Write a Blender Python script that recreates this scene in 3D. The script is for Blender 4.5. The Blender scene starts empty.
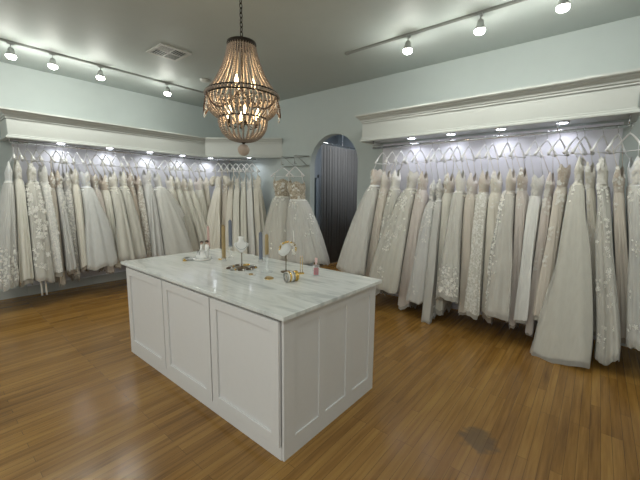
import bpy, bmesh, math, random
import numpy as np
from mathutils import Vector, Matrix
random.seed(7)
rng = np.random.default_rng(11)
SC = bpy.context.scene
COL = SC.collection
PI = math.pi

# ---------------------------------------------------------------- camera
f_px, pitch, roll, yaw = 335.39, 0.137, 0.011, 0.689
fw = Vector((-math.sin(yaw) * math.cos(pitch), math.cos(yaw) * math.cos(pitch), -math.sin(pitch)))
r0 = Vector((math.cos(yaw), math.sin(yaw), 0))
u0 = r0.cross(fw)
rt = r0 * math.cos(roll) + u0 * math.sin(roll)
up = -r0 * math.sin(roll) + u0 * math.cos(roll)
cd = bpy.data.cameras.new('camera')
cd.sensor_fit = 'HORIZONTAL'
cd.sensor_width = 36
cd.lens = f_px / 640 * 36
cd.clip_start = 0.05
cam = bpy.data.objects.new('camera', cd)
COL.objects.link(cam)
cam.matrix_world = Matrix(((rt.x, up.x, -fw.x, 6.568), (rt.y, up.y, -fw.y, -4.714), (rt.z, up.z, -fw.z, 1.579), (0, 0, 0, 1)))
SC.camera = cam

# ---------------------------------------------------------------- world, exposure, lights
SC.view_settings.view_transform = 'Standard'
SC.view_settings.look = 'None'
SC.view_settings.gamma = 1
SC.view_settings.use_curve_mapping = False
SC.view_settings.exposure = -0.1
w = bpy.data.worlds.new('world')
SC.world = w
w.use_nodes = True
w.node_tree.nodes['Background'].inputs[0].default_value = (0.8, 0.9, 0.95, 1)
w.node_tree.nodes['Background'].inputs[1].default_value = 0.3


def area_light(name, loc, sx, sy, power, color, target):
    d = bpy.data.lights.new(name, 'AREA')
    d.shape = 'RECTANGLE'
    d.size, d.size_y, d.energy, d.color = sx, sy, power, color
    o = bpy.data.objects.new(name, d)
    COL.objects.link(o)
    o.location = loc
    o.rotation_euler = (Vector(target) - Vector(loc)).to_track_quat('-Z', 'Y').to_euler()
    return o


LWARM = (0.98, 1.0, 0.92)
LCOOL = (0.84, 0.86, 1.0)
TRACK_W, PUCK_W, BULB_W = 10, 5.0, 1.3
# added overhead fill behind the camera, no ceiling fixtures stand there
area_light('overhead_fill_light', (6.9, -5.9, 3.3), 2.6, 0.9, 62, (0.98, 1.0, 0.95), (6.3, -5.2, 0))
area_light('overhead_fill_light', (3.2, -6.2, 3.3), 2.6, 0.9, 48, (0.98, 1.0, 0.95), (3.4, -5.0, 0))
# added fill facing the rails from behind the camera, the walls have no windows
area_light('rail_fill_light', (4.6, -7.5, 1.7), 5.0, 2.2, 44, (0.97, 1.0, 0.96), (4.6, 0, 1.5))
area_light('rail_fill_light', (8.9, -3.6, 1.7), 4.0, 2.2, 9, (0.97, 1.0, 0.96), (0, -3.2, 1.5))
area_light('corridor_light', (1.2, 0.9, 3.25), 0.7, 0.7, 26, (0.80, 0.88, 1.0), (1.0, 0.9, 0))
area_light('corridor_light', (2.95, 1.3, 3.25), 0.7, 0.7, 30, (1.0, 0.98, 0.95), (2.9, 1.3, 0))  # added fill to brighten the curtain, no lamp fitting here


# ---------------------------------------------------------------- materials
def new_mat(name):
    m = bpy.data.materials.new(name)
    m.use_nodes = True
    nt = m.node_tree
    b = nt.nodes['Principled BSDF']
    return m, nt, b


def N(nt, t, **kw):
    n = nt.nodes.new(t)
    for k, v in kw.items():
        setattr(n, k, v)
    return n


def plain(name, col, rough=0.5, metal=0.0, noise=0.04, scale=20, bump=0.0, trans=0.0, ior=1.45, spec=0.5):
    m, nt, b = new_mat(name)
    b.inputs['Roughness'].default_value = rough
    b.inputs['Metallic'].default_value = metal
    b.inputs['Transmission Weight'].default_value = trans
    b.inputs['IOR'].default_value = ior
    b.inputs['Specular IOR Level'].default_value = spec
    tc = N(nt, 'ShaderNodeTexCoord')
    nz = N(nt, 'ShaderNodeTexNoise')
    nz.inputs['Scale'].default_value = scale
    nz.inputs['Detail'].default_value = 3
    nt.links.new(tc.outputs['Object'], nz.inputs['Vector'])
    mx = N(nt, 'ShaderNodeMix', data_type='RGBA')
    mx.inputs[6].default_value = tuple(c * (1 - noise) for c in col) + (1,)
    mx.inputs[7].default_value = tuple(min(1, c * (1 + noise)) for c in col) + (1,)
    nt.links.new(nz.outputs['Fac'], mx.inputs[0])
    nt.links.new(mx.outputs[2], b.inputs['Base Color'])
    if bump:
        bp = N(nt, 'ShaderNodeBump')
        bp.inputs['Strength'].default_value = bump
        bp.inputs['Distance'].default_value = 0.01
        nt.links.new(nz.outputs['Fac'], bp.inputs['Height'])
        nt.links.new(bp.outputs[0], b.inputs['Normal'])
    return m


def emit(name, col, strength):
    m, nt, b = new_mat(name)
    b.inputs['Base Color'].default_value = (0.9, 0.9, 0.9, 1)
    b.inputs['Emission Color'].default_value = col + (1,)
    b.inputs['Emission Strength'].default_value = strength
    return m


def floor_mat():
    m, nt, b = new_mat('oak_strip_floor')
    tc = N(nt, 'ShaderNodeTexCoord')
    mp = N(nt, 'ShaderNodeMapping')
    mp.inputs['Rotation'].default_value = (0, 0, PI / 2)
    nt.links.new(tc.outputs['Object'], mp.inputs['Vector'])
    br = N(nt, 'ShaderNodeTexBrick', offset=0.37, offset_frequency=3)
    br.inputs['Color1'].default_value = (0.0, 0.0, 0.0, 1)
    br.inputs['Color2'].default_value = (1, 1, 1, 1)
    br.inputs['Mortar'].default_value = (0.5, 0.5, 0.5, 1)
    br.inputs['Scale'].default_value = 1
    br.inputs['Mortar Size'].default_value = 0.0009
    br.inputs['Brick Width'].default_value = 0.95
    br.inputs['Row Height'].default_value = 0.057
    nt.links.new(mp.outputs[0], br.inputs['Vector'])
    # grain stretched along the boards, shifted from board to board
    sc = N(nt, 'ShaderNodeVectorMath', operation='MULTIPLY_ADD')
    sc.inputs[1].default_value = (38, 1.8, 1)
    nt.links.new(tc.outputs['Object'], sc.inputs[0])
    nt.links.new(br.outputs['Color'], sc.inputs[2])
    g = N(nt, 'ShaderNodeTexNoise')
    g.inputs['Scale'].default_value = 1
    g.inputs['Detail'].default_value = 5
    g.inputs['Roughness'].default_value = 0.65
    nt.links.new(sc.outputs[0], g.inputs['Vector'])
    big = N(nt, 'ShaderNodeTexNoise')
    big.inputs['Scale'].default_value = 1.3
    big.inputs['Detail'].default_value = 2
    nt.links.new(tc.outputs['Object'], big.inputs['Vector'])
    add = N(nt, 'ShaderNodeMath', operation='MULTIPLY_ADD')
    add.inputs[1].default_value = 0.27
    nt.links.new(br.outputs['Color'], add.inputs[0])
    mul = N(nt, 'ShaderNodeMath', operation='MULTIPLY')
    mul.inputs[1].default_value = 0.92
    nt.links.new(g.outputs['Fac'], mul.inputs[0])
    nt.links.new(mul.outputs[0], add.inputs[2])
    add2 = N(nt, 'ShaderNodeMath', operation='MULTIPLY_ADD')
    add2.inputs[1].default_value = 0.3
    nt.links.new(big.outputs['Fac'], add2.inputs[0])
    nt.links.new(add.outputs[0], add2.inputs[2])
    cr = N(nt, 'ShaderNodeValToRGB')
    e = cr.color_ramp.elements
    e[0].position, e[0].color = 0.3, (0.060, 0.024, 0.005, 1)
    e[1].position, e[1].color = 1.0, (0.36, 0.20, 0.052, 1)
    k = cr.color_ramp.elements.new(0.62)
    k.color = (0.225, 0.112, 0.026, 1)
    nt.links.new(add2.outputs[0], cr.inputs[0])
    # old dark water stain near the right rail
    st = N(nt, 'ShaderNodeVectorMath', operation='DISTANCE')
    st.inputs[1].default_value = STAIN
    nt.links.new(tc.outputs['Object'], st.inputs[0])
    sn = N(nt, 'ShaderNodeTexNoise')
    sn.inputs['Scale'].default_value = 16
    nt.links.new(tc.outputs['Object'], sn.inputs['Vector'])
    sm = N(nt, 'ShaderNodeMath', operation='MULTIPLY_ADD')
    sm.inputs[1].default_value = -0.16
    nt.links.new(sn.outputs['Fac'], sm.inputs[0])
    nt.links.new(st.outputs['Value'], sm.inputs[2])
    mr = N(nt, 'ShaderNodeMapRange')
    mr.inputs['From Min'].default_value = 0.0
    mr.inputs['From Max'].default_value = 0.05
    mr.inputs['To Min'].default_value = 0.6
    mr.inputs['To Max'].default_value = 0.0
    nt.links.new(sm.outputs[0], mr.inputs[0])
    mx = N(nt, 'ShaderNodeMix', data_type='RGBA')
    mx.inputs[7].default_value = (0.06, 0.05, 0.035, 1)
    nt.links.new(mr.outputs[0], mx.inputs[0])
    nt.links.new(cr.outputs[0], mx.inputs[6])
    # dark seams
    mx2 = N(nt, 'ShaderNodeMix', data_type='RGBA')
    mx2.inputs[7].default_value = (0.05, 0.022, 0.008, 1)
    nt.links.new(br.outputs['Fac'], mx2.inputs[0])
    nt.links.new(mx.outputs[2], mx2.inputs[6])
    nt.links.new(mx2.outputs[2], b.inputs['Base Color'])
    b.inputs['Specular IOR Level'].default_value = 0.4
    rm = N(nt, 'ShaderNodeMapRange')
    rm.inputs['To Min'].default_value = 0.12
    rm.inputs['To Max'].default_value = 0.28
    nt.links.new(g.outputs['Fac'], rm.inputs[0])
    nt.links.new(rm.outputs[0], b.inputs['Roughness'])
    bp = N(nt, 'ShaderNodeBump')
    bp.inputs['Strength'].default_value = 0.12
    bp.inputs['Distance'].default_value = 0.004
    nt.links.new(add.outputs[0], bp.inputs['Height'])
    nt.links.new(bp.outputs[0], b.inputs['Normal'])
    return m


STAIN = (6.11, -2.51, 0)


def marble_mat():
    m, nt, b = new_mat('white_marble')
    tc = N(nt, 'ShaderNodeTexCoord')
    mp = N(nt, 'ShaderNodeMapping')
    mp.inputs['Rotation'].default_value = (0, 0, 0.12)
    mp.inputs['Scale'].default_value = (1.1, 5.5, 1)
    nt.links.new(tc.outputs['Object'], mp.inputs['Vector'])
    n1 = N(nt, 'ShaderNodeTexNoise')
    n1.inputs['Scale'].default_value = 1.7
    n1.inputs['Detail'].default_value = 8
    n1.inputs['Roughness'].default_value = 0.6
    n1.inputs['Distortion'].default_value = 1.2
    nt.links.new(mp.outputs[0], n1.inputs['Vector'])
    cr = N(nt, 'ShaderNodeValToRGB')
    e = cr.color_ramp.elements
    e[0].position, e[0].color = 0.36, (0.56, 0.60, 0.595, 1)
    e[1].position, e[1].color = 0.62, (0.82, 0.85, 0.835, 1)
    k = e.new(0.47)
    k.color = (0.72, 0.755, 0.74, 1)
    nt.links.new(n1.outputs['Fac'], cr.inputs[0])
    nt.links.new(cr.outputs[0], b.inputs['Base Color'])
    b.inputs['Roughness'].default_value = 0.1
    return m


def fabric(name, col, rough=0.85, translucent=0.1, sheer=0.0, lace=None, streak=0.4):
    """soft woven cloth: fine vertical crinkles, optional lace figure of a second colour"""
    m, nt, b = new_mat(name)
    tc = N(nt, 'ShaderNodeTexCoord')
    mp = N(nt, 'ShaderNodeMapping')
    mp.inputs['Scale'].default_value = (34, 34, 1.6)
    nt.links.new(tc.outputs['Object'], mp.inputs['Vector'])
    nz = N(nt, 'ShaderNodeTexNoise')
    nz.inputs['Scale'].default_value = 1
    nz.inputs['Detail'].default_value = 4
    nt.links.new(mp.outputs[0], nz.inputs['Vector'])
    mx = N(nt, 'ShaderNodeMix', data_type='RGBA')
    mx.inputs[6].default_value = tuple(c * 0.9 for c in col) + (1,)
    mx.inputs[7].default_value = tuple(min(1, c * 1.1) for c in col) + (1,)
    nt.links.new(nz.outputs['Fac'], mx.inputs[0])
    out = mx.outputs[2]
    if lace:
        vo = N(nt, 'ShaderNodeTexNoise')
        vo.inputs['Scale'].default_value = 26
        vo.inputs['Detail'].default_value = 3
        vo.inputs['Distortion'].default_value = 1.5
        nt.links.new(tc.outputs['Object'], vo.inputs['Vector'])
        rp = N(nt, 'ShaderNodeMapRange')
        rp.inputs['From Min'].default_value = 0.47
        rp.inputs['From Max'].default_value = 0.56
        nt.links.new(vo.outputs['Fac'], rp.inputs[0])
        m2 = N(nt, 'ShaderNodeMix', data_type='RGBA')
        m2.inputs[7].default_value = lace + (1,)
        nt.links.new(rp.outputs[0], m2.inputs[0])
        nt.links.new(out, m2.inputs[6])
        out = m2.outputs[2]
    nt.links.new(out, b.inputs['Base Color'])
    b.inputs['Roughness'].default_value = rough
    b.inputs['Sheen Weight'].default_value = 0.25
    b.inputs['Specular IOR Level'].default_value = 0.25
    bp = N(nt, 'ShaderNodeBump')
    bp.inputs['Strength'].default_value = streak
    bp.inputs['Distance'].default_value = 0.02
    nt.links.new(nz.outputs['Fac'], bp.inputs['Height'])
    nt.links.new(bp.outputs[0], b.inputs['Normal'])
    o = nt.nodes['Material Output']
    sh = b.outputs[0]
    if translucent:
        tr = N(nt, 'ShaderNodeBsdfTranslucent')
        nt.links.new(out, tr.inputs[0])
        ms = N(nt, 'ShaderNodeMixShader')
        ms.inputs[0].default_value = translucent
        nt.links.new(sh, ms.inputs[1])
        nt.links.new(tr.outputs[0], ms.inputs[2])
        sh = ms.outputs[0]
    if sheer:
        tp = N(nt, 'ShaderNodeBsdfTransparent')
        ms = N(nt, 'ShaderNodeMixShader')
        ms.inputs[0].default_value = sheer
        nt.links.new(sh, ms.inputs[1])
        nt.links.new(tp.outputs[0], ms.inputs[2])
        sh = ms.outputs[0]
    nt.links.new(sh, o.inputs['Surface'])
    return m


M = {}
M['floor'] = floor_mat()
M['marble'] = marble_mat()
M['wall'] = plain('pale_green_grey_wall_paint', (0.45, 0.50, 0.49), 0.55, noise=0.03, scale=6, bump=0.03)
M['ceiling'] = plain('off_white_ceiling_paint', (0.43, 0.47, 0.455), 0.6, noise=0.03, scale=7, bump=0.06)
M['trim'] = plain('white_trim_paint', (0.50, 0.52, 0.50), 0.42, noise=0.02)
M['niche'] = plain('white_niche_paint', (0.72, 0.72, 0.76), 0.5, noise=0.02)
M['cabinet'] = plain('white_cabinet_paint', (0.73, 0.73, 0.73), 0.36, noise=0.02, scale=30)
M['chrome'] = plain('polished_chrome', (0.75, 0.76, 0.78), 0.16, 1.0, 0.02)
M['nickel'] = plain('brushed_nickel', (0.42, 0.43, 0.42), 0.35, 1.0, 0.05)
M['track'] = plain('grey_track_metal', (0.30, 0.31, 0.29), 0.45, 0.3, 0.05)
M['hanger'] = plain('white_hanger_plastic', (0.84, 0.84, 0.84), 0.3, noise=0.02)
M['iron'] = plain('dark_bronze_iron', (0.035, 0.028, 0.022), 0.45, 0.8, 0.1)
M['bead'] = plain('whitewashed_wooden_beads', (0.31, 0.26, 0.22), 0.6, 0, 0.3, 60)
M['darkbead'] = plain('brown_wooden_beads', (0.13, 0.085, 0.06), 0.6, 0, 0.25, 60)
M['ball'] = plain('pale_wooden_ball', (0.46, 0.37, 0.30), 0.6, 0, 0.15, 40)
M['drop'] = plain('clear_glass_drops', (0.9, 0.9, 0.88), 0.08, 0, 0.0, trans=0.5)
M['bulb'] = emit('warm_bulb_glow', (1.0, 0.72, 0.38), 10)
M['lens'] = emit('spotlight_lens_glow', (1.0, 0.97, 0.86), 40)
M['puck'] = emit('cool_led_glow', (0.88, 0.92, 1.0), 14)
M['candle_pink'] = plain('pink_wax', (0.62, 0.42, 0.38), 0.5)
M['candle_gold'] = plain('gold_wax', (0.36, 0.265, 0.125), 0.45, 0.1)
M['candle_blue'] = plain('slate_blue_wax', (0.17, 0.195, 0.25), 0.5)
M['glass'] = plain('clear_glass', (0.9, 0.93, 0.93), 0.06, 0, 0.0)
M['glass'].node_tree.nodes['Principled BSDF'].inputs['Alpha'].default_value = 0.25
M['gold'] = plain('polished_gold', (0.72, 0.50, 0.16), 0.25, 1.0, 0.08)
M['bronze'] = plain('antique_bronze', (0.16, 0.12, 0.08), 0.4, 0.8, 0.2)
M['porcelain'] = plain('white_porcelain', (0.85, 0.85, 0.83), 0.3)
M['pearl'] = plain('pearl', (0.85, 0.82, 0.76), 0.2)
M['black'] = plain('black_cloth', (0.015, 0.015, 0.018), 0.7)
M['skin'] = plain('painted_skin', (0.62, 0.42, 0.32), 0.5)
M['hair'] = plain('painted_dark_hair', (0.07, 0.04, 0.025), 0.5)
M['red'] = plain('red_liquid', (0.40, 0.02, 0.05), 0.15)
M['label'] = plain('pink_paper', (0.75, 0.52, 0.50), 0.6)
M['curtain'] = plain('charcoal_curtain_cloth', (0.13, 0.135, 0.14), 0.9, 0, 0.12, 30)
M['corridor'] = plain('blue_grey_corridor_paint', (0.36, 0.40, 0.44), 0.6)
M['door'] = plain('dark_painted_door', (0.07, 0.085, 0.09), 0.5)
M['vent'] = plain('vent_white_metal', (0.50, 0.50, 0.47), 0.5)
M['ventdark'] = plain('vent_dark_duct', (0.03, 0.03, 0.03), 0.8)
# gowns
FC = {  # cloth colours
    'ivory': (0.784, 0.767, 0.694), 'white': (0.832, 0.832, 0.808), 'cream': (0.79, 0.755, 0.67),
    'champ': (0.72, 0.665, 0.59), 'nude': (0.66, 0.585, 0.50), 'blush': (0.735, 0.675, 0.63),
    'grey': (0.653, 0.653, 0.642), 'taupe': (0.583, 0.502, 0.421), 'blue': (0.784, 0.808, 0.832)}
for k, c in FC.items():
    M['f_' + k] = fabric(k + '_tulle', c)
    M['l_' + k] = fabric(k + '_lace', c, lace=tuple(0.45 * q + 0.55 * r for q, r in zip(c, (0.72, 0.70, 0.65))), streak=0.2)
for k in ('ivory', 'white', 'blue', 'champ', 'grey', 'cream'):
    M['k_' + k] = fabric(k + '_embroidered_tulle', tuple(q * 0.84 for q in FC[k]), lace=(0.86, 0.85, 0.81), streak=0.3)
M['l_gold'] = fabric('gold_beaded_lace', (0.40, 0.34, 0.25), lace=(0.66, 0.60, 0.50), streak=0.3)
M['lining'] = fabric('beige_lining', (0.40, 0.35, 0.29), streak=0.4)
M['liningw'] = fabric('off_white_lining', (0.52, 0.50, 0.45), streak=0.4)
M['sheer'] = fabric('sheer_tulle', (0.72, 0.71, 0.67), sheer=0.55, streak=0.3)
M['petal'] = fabric('white_lace_applique', (0.88, 0.87, 0.83), streak=0.1, translucent=0.1)
M['sequin'] = plain('silver_sequins', (0.92, 0.90, 0.86), 0.3, 0.3, 0.1, 80)


# ---------------------------------------------------------------- mesh helpers
class MB:
    def __init__(s):
        s.v, s.f = [], []
        s.n = 0

    def add(s, v, f):
        s.v.append(np.asarray(v, float).reshape(-1, 3))
        s.f.extend([tuple(int(i) + s.n for i in q) for q in f])
        s.n += len(s.v[-1])
        return s

    def box(s, a, b):
        (x0, y0, z0), (x1, y1, z1) = a, b
        v = [(x0, y0, z0), (x1, y0, z0), (x1, y1, z0), (x0, y1, z0), (x0, y0, z1), (x1, y0, z1), (x1, y1, z1), (x0, y1, z1)]
        return s.add(v, [(3, 2, 1, 0), (4, 5, 6, 7), (0, 1, 5, 4), (1, 2, 6, 5), (2, 3, 7, 6), (3, 0, 4, 7)])

    def tube(s, pts, r, k=8, caps=True, flat=None):
        """tube along pts; r number or list; flat=(w,h) multiplies the two cross axes"""
        P = np.asarray(pts, float)
        n = len(P)
        R = np.full(n, r) if np.isscalar(r) else np.asarray(r, float)
        V = []
        T = np.gradient(P, axis=0)
        T /= np.linalg.norm(T, axis=1)[:, None] + 1e-12
        a = np.array([0, 0, 1.0]) if abs(T[0][2]) < 0.9 else np.array([1.0, 0, 0])
        X = np.cross(T[0], a)
        X /= np.linalg.norm(X)
        fl = flat or (1, 1)
        for i in range(n):
            X = X - T[i] * (X @ T[i])
            X /= np.linalg.norm(X) + 1e-12
            Y = np.cross(T[i], X)
            for j in range(k):
                t = 2 * PI * j / k
                V.append(P[i] + R[i] * (X * math.cos(t) * fl[0] + Y * math.sin(t) * fl[1]))
        F = []
        for i in range(n - 1):
            for j in range(k):
                F.append((i * k + j, i * k + (j + 1) % k, (i + 1) * k + (j + 1) % k, (i + 1) * k + j))
        if caps:
            F.append(tuple(range(k))[::-1])
            F.append(tuple((n - 1) * k + j for j in range(k)))
        return s.add(V, F)

    def lathe(s, prof, c=(0, 0, 0), k=20, sx=1, sy=1):
        V, F = [], []
        m = len(prof)
        for r, z in prof:
            for j in range(k):
                t = 2 * PI * j / k
                V.append((c[0] + r * sx * math.cos(t), c[1] + r * sy * math.sin(t), c[2] + z))
        for i in range(m - 1):
            for j in range(k):
                F.append((i * k + j, i * k + (j + 1) % k, (i + 1) * k + (j + 1) % k, (i + 1) * k + j))
        F.append(tuple(range(k))[::-1])
        F.append(tuple((m - 1) * k + j for j in range(k)))
        return s.add(V, F)

    def ball(s, c, r, k=8, m=6, sz=1.0):
        prof = [(max(1e-4, r * math.sin(PI * i / m)), -r * sz * math.cos(PI * i / m)) for i in range(m + 1)]
        return s.lathe(prof, c, k)

    def torus(s, c, R, r, k=28, kk=8, sz=1.0):
        V, F = [], []
        for i in range(k):
            a = 2 * PI * i / k
            for j in range(kk):
                t = 2 * PI * j / kk
                q = R + r * math.cos(t)
                V.append((c[0] + q * math.cos(a), c[1] + q * math.sin(a), c[2] + r * sz * math.sin(t)))
        for i in range(k):
            for j in range(kk):
                i2, j2 = (i + 1) % k, (j + 1) % kk
                F.append((i * kk + j, i2 * kk + j, i2 * kk + j2, i * kk + j2))
        return s.add(V, F)

    def sweep(s, prof, line, close_prof=True):
        """profile [(outward, z)] swept along a plan polyline, mitred, outward = left-hand normal given by sign"""
        L = [np.array(p, float) for p in line]
        n = len(L)
        off = []
        for i in range(n):
            d = []
            if i > 0:
                d.append(L[i] - L[i - 1])
            if i < n - 1:
                d.append(L[i + 1] - L[i])
            ns = [np.array([q[1], -q[0]]) / np.linalg.norm(q) for q in d]
            if len(ns) == 2:
                b = ns[0] + ns[1]
                b /= np.linalg.norm(b)
                off.append(b / max(0.3, b @ ns[0]))
            else:
                off.append(ns[0])
        V, F = [], []
        m = len(prof)
        for i in range(n):
            for o, z in prof:
                q = L[i] + off[i] * o
                V.append((q[0], q[1], z))
        mm = m if close_prof else m - 1
        for i in range(n - 1):
            for j in range(mm):
                F.append((i * m + j, i * m + (j + 1) % m, (i + 1) * m + (j + 1) % m, (i + 1) * m + j))
        if close_prof:
            F.append(tuple(range(m))[::-1])
            F.append(tuple((n - 1) * m + j for j in range(m)))
        return s.add(V, F)

    def build(s, name, mat, parent=None, smooth=False, bevel=0.0, recalc=True):
        me = bpy.data.meshes.new(name)
        me.from_pydata(np.concatenate(s.v).tolist(), [], s.f)
        if recalc:
            bm = bmesh.new()
            bm.from_mesh(me)
            bmesh.ops.recalc_face_normals(bm, faces=bm.faces)
            bm.to_mesh(me)
            bm.free()
        me.materials.append(mat)
        if smooth:
            me.polygons.foreach_set('use_smooth', [True] * len(me.polygons))
        o = bpy.data.objects.new(name, me)
        COL.objects.link(o)
        if parent:
            o.parent = parent
        if bevel:
            b = o.modifiers.new('bevel', 'BEVEL')
            b.width = bevel
            b.segments = 2
            b.limit_method = 'ANGLE'
        return o


def thing(name, label, cat, loc=(0, 0, 0), group=None, rz=0):
    o = bpy.data.objects.new(name, None)
    COL.objects.link(o)
    o.location = loc
    o.rotation_euler = (0, 0, rz)
    return tag(o, label, cat, group)


def tag(o, label, cat, group=None, kind=None):
    o['label'], o['category'] = label, cat
    if group:
        o['group'] = group
    if kind:
        o['kind'] = kind
    return o


def struct(o):
    o['kind'] = 'structure'
    return o


# ---------------------------------------------------------------- room shell
H = 3.34
XR, YF, YB = 9.0, -7.6, 3.2
struct(MB().box((-0.12, YF, -0.1), (XR, YB, 0)).build('floor', M['floor']))
struct(MB().box((-0.12, YF, H), (XR, YB, H + 0.1)).build('ceiling', M['ceiling']))
struct(MB().box((-0.12, YF, 0), (0, YB, H)).build('wall_left', M['wall']))
struct(MB().box((XR, YF, 0), (XR + 0.12, YB, H)).build('wall_right_end', M['wall']))
struct(MB().box((-0.12, YF - 0.12, 0), (XR, YF, H)).build('wall_front', M['wall']))
struct(MB().box((-0.12, YB, 0), (XR, YB + 0.12, H)).build('wall_corridor_end', M['corridor']))
# back wall with the arched opening
AX0, AX1, AZ, WT = 2.43, 3.47, 2.08, 0.13
ar = (AX1 - AX0) / 2
wm = MB().box((0, 0, 0), (AX0, WT, H)).box((AX1, 0, 0), (XR, WT, H))
arc = [((AX0 + AX1) / 2 - ar * math.cos(PI * i / 24), AZ + ar * math.sin(PI * i / 24)) for i in range(25)]
for (xa, za), (xb, zb_) in zip(arc[:-1], arc[1:]):
    wm.add([(xa, 0, za), (xb, 0, zb_), (xb, 0, H), (xa, 0, H), (xa, WT, za), (xb, WT, zb_), (xb, WT, H), (xa, WT, H)],
           [(0, 1, 2, 3), (7, 6, 5, 4), (0, 4, 5, 1), (2, 6, 7, 3)])
wb = wm.build('wall_back', M['wall'], recalc=False)
struct(wb)
# corridor side wall beyond the arch, with a dark door
struct(MB().box((0.55, WT, 0), (0.65, YB, H)).build('wall_corridor', M['corridor']))
struct(MB().box((3.75, WT, 0), (3.85, YB, H)).build('wall_corridor_right', M['corridor']))
d1 = struct(MB().box((0.65, 1.52, 0), (0.69, 2.25, 2.0)).build('door_1', M['door'], bevel=0.004))
MB().box((0.65, 1.44, 0), (0.71, 1.52, 2.08)).box((0.65, 2.25, 0), (0.71, 2.33, 2.08)).box((0.65, 1.44, 2.0), (0.71, 2.33, 2.08)).build('door_frame', M['corridor'], d1)
# niche back panels
struct(MB().box((0.0, -3.72, 0.0), (0.012, -0.02, 2.3)).build('trim_1', M['niche']))
struct(MB().box((3.93, -0.012, 0.0), (6.69, 0.0, 2.34)).build('trim_2', M['niche']))
struct(MB().box((0.012, -3.72, 0), (0.03, -0.02, 0.14)).build('baseboard_left', M['trim'], bevel=0.004))
struct(MB().box((0.03, -0.018, 0), (AX0, 0, 0.14)).box((AX1, -0.018, 0), (3.93, 0, 0.14)).box((6.69, -0.018, 0), (XR, 0, 0.14)).build('baseboard_back', M['trim'], bevel=0.004))
struct(MB().box((0, YF, 0), (0.018, -3.72, 0.14)).build('baseboard_left_end', M['trim'], bevel=0.004))


# ---------------------------------------------------------------- soffits over the hanging rails
def soffit(name, line, zb, zt, poly):
    root = MB()
    # fascia board and the flat boards below and on top
    root.sweep([(0, zb), (0, zt), (-0.022, zt), (-0.022, zb)], line)
    V = [(x, y, zb + 0.03) for x, y in poly] + [(x, y, zb + 0.045) for x, y in poly]
    n = len(poly)
    F = [tuple(range(n)), tuple(range(n, 2 * n))[::-1]] + [(i, (i + 1) % n, n + (i + 1) % n, n + i) for i in range(n)]
    root.add(V, F)
    root.add([(x, y, zt + 0.06 + (z - zb - 0.03)) for x, y, z in V], F)
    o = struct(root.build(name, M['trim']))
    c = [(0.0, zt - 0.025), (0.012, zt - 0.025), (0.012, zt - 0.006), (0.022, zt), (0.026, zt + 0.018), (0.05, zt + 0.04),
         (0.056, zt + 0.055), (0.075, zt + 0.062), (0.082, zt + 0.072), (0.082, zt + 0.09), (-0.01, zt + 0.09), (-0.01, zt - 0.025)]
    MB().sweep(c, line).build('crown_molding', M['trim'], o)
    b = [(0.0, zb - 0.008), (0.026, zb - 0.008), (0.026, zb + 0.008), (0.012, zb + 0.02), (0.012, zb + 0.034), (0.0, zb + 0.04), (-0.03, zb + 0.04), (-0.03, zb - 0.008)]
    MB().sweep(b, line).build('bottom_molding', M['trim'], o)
    return o


SL = [(0.0, -3.82), (0.5, -3.82), (0.5, -0.93), (1.71, 0.0)]
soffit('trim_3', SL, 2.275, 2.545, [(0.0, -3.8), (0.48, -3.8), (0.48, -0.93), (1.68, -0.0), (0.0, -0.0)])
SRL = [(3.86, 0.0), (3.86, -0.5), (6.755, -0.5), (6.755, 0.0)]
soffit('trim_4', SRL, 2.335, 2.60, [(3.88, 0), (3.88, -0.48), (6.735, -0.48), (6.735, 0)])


# ---------------------------------------------------------------- hanging rails
def rail(label, A, B, z, zs, nsup, group='clothes rails under the soffits'):
    A, B = np.array(A, float), np.array(B, float)
    t = thing('clothes_rail', label, 'clothes rail', (A[0], A[1], z), group)
    d = B - A
    Ln = np.linalg.norm(d)
    d = d / Ln
    MB().tube([(0, 0, 0), (d[0] * Ln, d[1] * Ln, 0)], 0.0155, 12).build('rod', M['chrome'], t, True)
    for i in range(nsup):
        q = d * Ln * ((i + 0.0) / (nsup - 1)) if nsup > 1 else d * Ln / 2
        m = MB().tube([(q[0], q[1], 0), (q[0], q[1], zs - z)], 0.008, 8)
        m.lathe([(0.028, -0.008), (0.028, 0)], (q[0], q[1], zs - z), 14)
        m.torus((q[0], q[1], 0.0), 0.012, 0.006, 12, 6)
        m.build('rail_bracket', M['chrome'], t, True)
    return t


ZL, ZR, ZD = 2.235, 2.252, 2.235
rail('long chrome rail under the left wall soffit', (0.30, -3.78), (0.30, -0.72), ZL, 2.305, 5)
rail('long chrome rail under the right wall soffit', (3.93, -0.30), (6.72, -0.30), ZR, 2.365, 6)
DA = np.array([0.50, -0.80])
DU = np.array([0.789, 0.615])
DN = np.array([0.615, -0.789])
rail('short chrome rail set diagonally across the corner', DA, DA + DU * 0.90, ZD, 2.305, 2)

# puck lights under the soffits
pl = bpy.data.lights


def puck(loc, label, color=LCOOL):
    t = thing('puck_light', label, 'light', loc, 'puck lights under the soffits')
    MB().lathe([(0.052, 0.0), (0.062, -0.003), (0.062, -0.010), (0.052, -0.012)], k=18).build('housing', M['trim'], t, True)
    MB().lathe([(0.001, -0.0155), (0.045, -0.0145), (0.051, -0.0115)], k=16).build('lens', M['puck'], t)
    d = pl.new('puck_lamp', 'SPOT')
    d.energy, d.color, d.spot_size, d.spot_blend, d.shadow_soft_size = PUCK_W, color, 2.7, 0.6, 0.03
    o = bpy.data.objects.new('puck_lamp', d)
    COL.objects.link(o)
    o.parent = t
    o.location = (0, 0, -0.03)


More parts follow.
